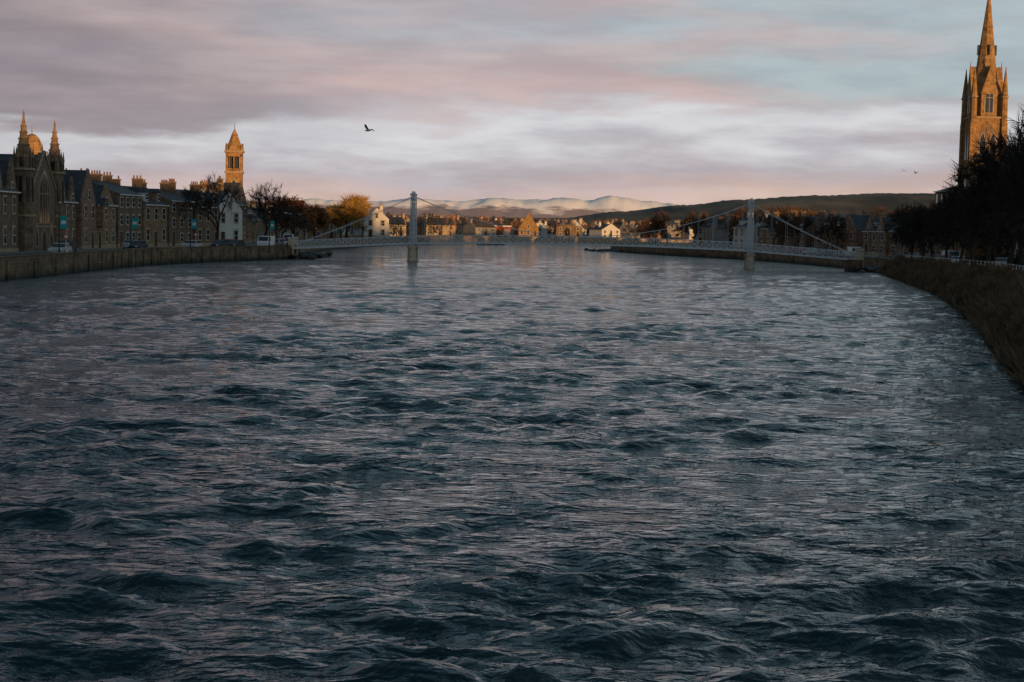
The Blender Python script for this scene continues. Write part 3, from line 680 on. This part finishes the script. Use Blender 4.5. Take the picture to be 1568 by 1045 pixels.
for y_,o_,p_,v in[(316,4.9,M_cw,1),(290,5.2,M_cd,0),(272,9.4,M_cw,1),(281,5.4,M_cs,0),(300,9.5,M_crd,0),(335,5,M_cd,0),(345,5,M_cs,0),(262,5.2,M_cs,0),(250,5.2,M_crd,0),(236,5.2,M_cw,0),(222,9.5,M_cs,0),(356,5,M_crd,0)]:
    P_=offs(RT,o_,-1); q=at_y(P_,y_); q2=at_y(P_,y_+2); car('white_van' if v else 'parked_car',q.x,q.y,landz(q.x,q.y)+.02,math.atan2(q2.y-q.y,q2.x-q.x)+math.pi*(o_>8),p_,v)
def lamp(x,y,z,rot,banner=False,h=6.2):
    b=B(); b.cyl(0,0,0,.9,.14,.11,8,M_ir); b.cyl(0,0,.9,h,.075,.05,8,M_ir); b.bar((0,0,h),(.9,0,h+.3),.035,M_ir); b.bar((0,0,h-.5),(.5,0,h+.1),.02,M_ir)
    b.box(.7,1.3,-.14,.14,h+.2,h+.34,M_bg); b.box(.78,1.25,-.1,.1,h+.17,h+.2,M_wt)
    if banner:
        b.bar((0,0,4.9),(0,-.95,4.9),.03,M_ir); b.bar((0,0,3.3),(0,-.95,3.3),.03,M_ir); b.box(-.02,.02,-.9,-.1,3.35,4.85,M_teal); b.box(-.03,.03,-.8,-.25,3.9,4.3,M_wt)
    b.obj('street_lamp',(x,y,z),rot)
for x,y_,bn in[(-54,186,1),(-54.3,222,1),(-51,247,1),(-43.6,279,1),(-42.8,300,0),(-45.5,325,0),(-47,350,0)]: lamp(x,y_,ZL,Q*2 if not bn else Q*1.1,bn)
for y_ in(190,208,225,250,275,300,325,350,375,400):
    q=at_y(offs(RT,3.4,-1),y_); lamp(q.x,q.y,landz(q.x,q.y),0)
def sign(x,y,z,rot):
    b=B(); b.cyl(0,0,0,2.5,.04,.04,8,M_bg); b.M=Matrix.Translation((0,-.05,2.3))@Matrix.Rotation(Q,4,'X'); b.cyl(0,0,0,.03,.3,.3,18,M_tl); b.cyl(0,0,.03,.035,.2,.2,18,M_wt); b.M=Matrix(); b.obj('traffic_sign',(x,y,z),rot)
sign(-53.6,187.5,1.9,.2); sign(-51,251,1.9,.2); sign(69,268,2.1,-.2)

# gulls
b=B(); prof=[(-.34,.0),(-.25,.05),(-.08,.085),(.08,.085),(.18,.06),(.25,.055),(.31,.035),(.34,.012)]; n=10; P=[];F=[]
for xx,rr in prof:
    for i in range(n): a=6.283*i/n; P.append((xx,rr*math.cos(a)+.0,rr*math.sin(a)*.9+(.03 if xx>.2 else 0)))
for k in range(len(prof)-1):
    for i in range(n): F.append((k*n+i,k*n+(i+1)%n,(k+1)*n+(i+1)%n,(k+1)*n+i))
b.add(P,F,M_gw); b.bar((.33,0,.03),(.40,0,.015),.014,M_bk2,5,.004)
b.add([(-.3,-.03,0),(-.3,.03,0),(-.5,.09,-.01),(-.5,-.09,-.01)],[(0,1,2,3)],M_gw)
for s in(-1,1):
    e=[(.13,.05,.05),(.2,.25,.22),(.14,.42,.30),(-.08,.68,.22)]; t=[(-.1,.05,.04),(-.06,.25,.2),(-.06,.42,.28),(-.14,.66,.215)]
    for dz_ in(0,.012):
        P=[(a,s*c,z+dz_) for a,c,z in e+t]; b.add(P,[(i,i+1,5+i,4+i) for i in range(3)],M_gg)
o=b.obj('gull',(-11.3,120,13.6),2.7,True); o.rotation_euler=(.35,.1,2.6); o.scale=(.95,.95,.95)
for loc,rt in(((74,300,18.8),1.2),((76.8,302,18.5),2.2)):
    o2=link(bpy.data.objects.new('gull',o.data)); o2.location=loc; o2.rotation_euler=(.2,.1,rt)

# ------------------------------------------------ hills
def interp(P,x):
    if x<=P[0][0]: return P[0][1]
    for a,c in zip(P,P[1:]):
        if x<c[0]: t=(x-a[0])/(c[0]-a[0]); t=t*t*(3-2*t); return a[1]+(c[1]-a[1])*t
    return P[-1][1]
def hill(name,ridge,y0,yr,y1,xs,ny,m,na,nf,ridged=False,fine=0,mul=1):
    v=[];f=[]; nx=len(xs)
    for j in range(ny+1):
        y=y0+(y1-y0)*j/ny; t=sst(y0,yr,y) if y<yr else 1-sst(yr,y1,y)
        for x in xs:
            h=interp(ridge,x)*t*mul; k=noise.fractal((x*nf,y*nf,3.3),1.0,2.1,5)
            if ridged: k=.4-abs(k)*1.7
            h+=na*k*t+(fine*(noise.noise((x*.09,y*.02,1))+noise.noise((x*.25,y*.05,9))*.7) if t>.1 else 0)
            v.append((x,y,1+max(-8,h)))
    for j in range(ny):
        for i in range(nx-1): a=j*nx+i; f.append((a,a+1,a+nx+1,a+nx))
    me=bpy.data.meshes.new(name); me.from_pydata(v,[],f); me.materials.append(m); me.polygons.foreach_set('use_smooth',[True]*len(f)); return link(bpy.data.objects.new(name,me))
M_hill=mat('wooded_hillside',(.045,.042,.032),var=.5,scale=.006,col2=(.11,.085,.05))
M_hill2=mat('heather_hill',(.055,.05,.045),var=.4,scale=.01,col2=(.12,.09,.065))
hill('wooded_hill',[(-1500,70),(-800,46),(-530,33),(-146,26),(103,29),(270,50),(430,70),(570,86),(770,99),(936,108),(1185,114),(2000,120)],3000,4000,5200,[-2000+i*9 for i in range(480)],22,M_hill,6,.0016,fine=2.4)
hill('low_wooded_hill',[(-900,24),(-300,13),(0,10),(300,18),(520,38),(900,52),(1300,55)],1700,2300,2900,[-1000+i*6 for i in range(400)],16,M_hill2,5,.003,fine=2.2)
ms=bpy.data.materials.new('hazy_snowy_moor'); ms.use_nodes=True; N=ms.node_tree.nodes;L=ms.node_tree.links;p=N['Principled BSDF'];p.inputs['Roughness'].default_value=.9
tc=N.new('ShaderNodeTexCoord');mp=N.new('ShaderNodeMapping');mp.inputs['Scale'].default_value=(.0032,.0016,.016);L.new(tc.outputs['Object'],mp.inputs[0])
t=N.new('ShaderNodeTexNoise');t.inputs['Scale'].default_value=1;t.inputs['Detail'].default_value=7;t.inputs['Roughness'].default_value=.64;L.new(mp.outputs[0],t.inputs[0])
sp=N.new('ShaderNodeSeparateXYZ');L.new(tc.outputs['Object'],sp.inputs[0]);ma=N.new('ShaderNodeMath');ma.operation='MULTIPLY_ADD';ma.inputs[1].default_value=.0042;ma.inputs[2].default_value=-.60;L.new(sp.outputs[2],ma.inputs[0])
ad=N.new('ShaderNodeMath');L.new(ma.outputs[0],ad.inputs[0]);L.new(t.outputs['Fac'],ad.inputs[1])
cr=N.new('ShaderNodeValToRGB');e=cr.color_ramp.elements;e[0].position=.42;e[0].color=(.26,.23,.27,1);e[1].position=.56;e[1].color=(.90,.90,.92,1);L.new(ad.outputs[0],cr.inputs[0]);L.new(cr.outputs[0],p.inputs['Base Color'])  # distance haze painted into the pale moor and snow colours
hill('snowy_mountains',[(-2600,120),(-1788,160),(-1540,205),(-1139,182),(-740,218),(-440,200),(-140,235),(60,222),(210,235),(360,256),(560,232),(735,272),(1010,235),(1300,210),(1800,200),(3500,180)],11300,12000,14500,[-3500+i*18 for i in range(410)],60,ms,34,.0026,ridged=True,mul=.92)
# castle hill, unseen upstream (east bank); ridge shaped to block the low sun
v=[];f=[];nx=60;ny=24
for j in range(ny+1):
    for i in range(nx+1):
        x=45+i*12; y=-40-j*10
        top=33.6+6.4*sst(130,250,x); h=top*sst(48,85,x)*(1-sst(640,760,x))*sst(42,80,-y)*(1-sst(200,280,-y))
        v.append((x,y,1.5+h+.8*noise.noise((x*.05,y*.05,0))*sst(0,20,h)))
for j in range(ny):
    for i in range(nx): a=j*(nx+1)+i; f.append((a,a+1,a+nx+2,a+nx+1))
me=bpy.data.meshes.new('castle_hill_sun_block'); me.from_pydata(v,[],f); me.materials.append(M_gr); link(bpy.data.objects.new('castle_hill_sun_block',me))

# ------------------------------------------------ sun + sky
EL=math.radians(3.0); AZ=math.radians(150)
sd=Vector((math.sin(AZ)*math.cos(EL),math.cos(AZ)*math.cos(EL),math.sin(EL)))
sl=bpy.data.lights.new('sun','SUN'); sl.energy=4.0; sl.angle=math.radians(.5); sl.color=(1,.54,.20)
so=bpy.data.objects.new('sun',sl); so.rotation_euler=sd.to_track_quat('Z','Y').to_euler(); so.location=(100,-200,80); link(so)
W=bpy.data.worlds.new('World'); S.world=W; W.use_nodes=True; N=W.node_tree.nodes; L=W.node_tree.links; N.clear()
out=N.new('ShaderNodeOutputWorld'); bg=N.new('ShaderNodeBackground'); L.new(bg.outputs[0],out.inputs[0])
sky=N.new('ShaderNodeTexSky'); sky.sky_type='NISHITA'; sky.sun_disc=False; sky.sun_elevation=EL; sky.sun_rotation=AZ; sky.altitude=10
tc=N.new('ShaderNodeTexCoord'); sp=N.new('ShaderNodeSeparateXYZ'); L.new(tc.outputs['Generated'],sp.inputs[0])
def mth(op,a,c=None,d=None):
    n=N.new('ShaderNodeMath'); n.operation=op
    for i,q in enumerate((a,c,d)):
        if q is None: continue
        if isinstance(q,(int,float)): n.inputs[i].default_value=q
        else: L.new(q,n.inputs[i])
    return n.outputs[0]
def mr(a,f0,f1,t0,t1):
    n=N.new('ShaderNodeMapRange'); n.interpolation_type='SMOOTHSTEP'; L.new(a,n.inputs[0])
    for i,q in enumerate((f0,f1,t0,t1)): n.inputs[i+1].default_value=q
    return n.outputs[0]
def ns(sx,sz,det,rough,dist=0,off=0,tilt=-2.5):
    mp=N.new('ShaderNodeMapping'); mp.inputs['Scale'].default_value=(sx,sx,sz); mp.inputs['Location'].default_value=(off,off*.7,off*.3); mp.inputs['Rotation'].default_value=(0,math.radians(tilt),0); L.new(tc.outputs['Generated'],mp.inputs[0])
    t=N.new('ShaderNodeTexNoise'); t.inputs['Scale'].default_value=1; t.inputs['Detail'].default_value=det; t.inputs['Roughness'].default_value=rough; t.inputs['Distortion'].default_value=dist; L.new(mp.outputs[0],t.inputs[0]); return t.outputs['Fac']
def mix(f,a,c,mode='MIX'):
    n=N.new('ShaderNodeMixRGB'); n.blend_type=mode
    for i,q in enumerate((f,a,c)):
        if isinstance(q,(int,float)): n.inputs[i].default_value=q
        elif isinstance(q,tuple): n.inputs[i].default_value=q+(1,)
        else: L.new(q,n.inputs[i])
    return n.outputs[0]
x=sp.outputs[0]; z=sp.outputs[2]
n1=ns(5.2,27,6,.54,.25,3); n2=ns(14,80,4,.55,0,11,2); n3=ns(3.2,16,3,.5,.2,21)
zp=mth('SUBTRACT',z,mth('MULTIPLY',x,.04))
w=mth('ADD',mth('MULTIPLY',mth('SUBTRACT',n1,.5),.095),mth('MULTIPLY',mth('SUBTRACT',n2,.5),.026))
w=mth('MULTIPLY',w,mr(z,0,.05,.35,1))
zp=mth('ADD',zp,w)
cr=N.new('ShaderNodeValToRGB'); L.new(zp,cr.inputs[0])
st=[(0,(.70,.51,.43)),(.012,(.68,.51,.45)),(.025,(.57,.46,.46)),(.038,(.49,.45,.49)),(.050,(.58,.57,.61)),(.061,(.68,.69,.73)),(.074,(.54,.50,.54)),(.090,(.50,.42,.45)),(.110,(.52,.45,.47)),(.135,(.45,.45,.50)),(.17,(.33,.40,.46)),(.26,(.18,.28,.34)),(.45,(.095,.18,.235)),(1,(.05,.10,.14))]
e=cr.color_ramp.elements
e[0].position=0; e[0].color=st[0][1]+(1,); e[1].position=1; e[1].color=st[-1][1]+(1,)
for p_,c_ in st[1:-1]: q=e.new(p_); q.color=c_+(1,)
col=cr.outputs[0]
# pink-lit cloud patches
pk=mth('MULTIPLY',mr(n3,.40,.60,0,.75),mth('MULTIPLY',mr(zp,.062,.08,0,1),mr(z,.11,.2,1,0)))
col=mix(pk,col,(.60,.44,.43))
# heavy cloud bank to the left
fl=mth('MULTIPLY',mr(mth('ADD',x,mth('MULTIPLY',mth('SUBTRACT',n3,.5),.4)),-.08,-.28,0,.92),mr(zp,.054,.076,0,1))
fl=mth('MULTIPLY',fl,mr(z,.2,.5,.9,.1))
col=mix(fl,col,mix(mr(n1,.35,.65,0,1),(.19,.18,.22),(.30,.26,.30)))
# clearer blue to the right, from the physical sky
nish=mix(1.0,sky.outputs[0],(.10,.11,.115),'MULTIPLY')
blue=mix(.10,(.43,.54,.60),nish)
fr=mth('MULTIPLY',mr(mth('ADD',x,mth('MULTIPLY',mth('SUBTRACT',n1,.5),.7)),.05,.26,0,1),mr(zp,.058,.085,0,.9))
fr=mth('MULTIPLY',fr,mr(z,.2,.5,1,.2))
col=mix(fr,col,blue)
col=mix(1.0,col,mix(mr(n2,.3,.7,0,1),(.90,.90,.91),(1.09,1.085,1.07)),'MULTIPLY')
col=mix(.06,col,nish)
L.new(col,bg.inputs[0]); bg.inputs[1].default_value=1.0

# ------------------------------------------------ camera
cam=bpy.data.cameras.new('camera'); co_=bpy.data.objects.new('camera',cam); link(co_); S.camera=co_
cam.lens=55; cam.sensor_width=36; cam.clip_end=80000; cam.clip_start=.5
pitch=math.radians(4.165); roll=math.radians(1.25)
Mx=Matrix.Translation((0,0,6.5))@Matrix.Rotation(math.pi/2-pitch,4,'X')@Matrix.Rotation(roll,4,'Z')
co_.matrix_world=Mx
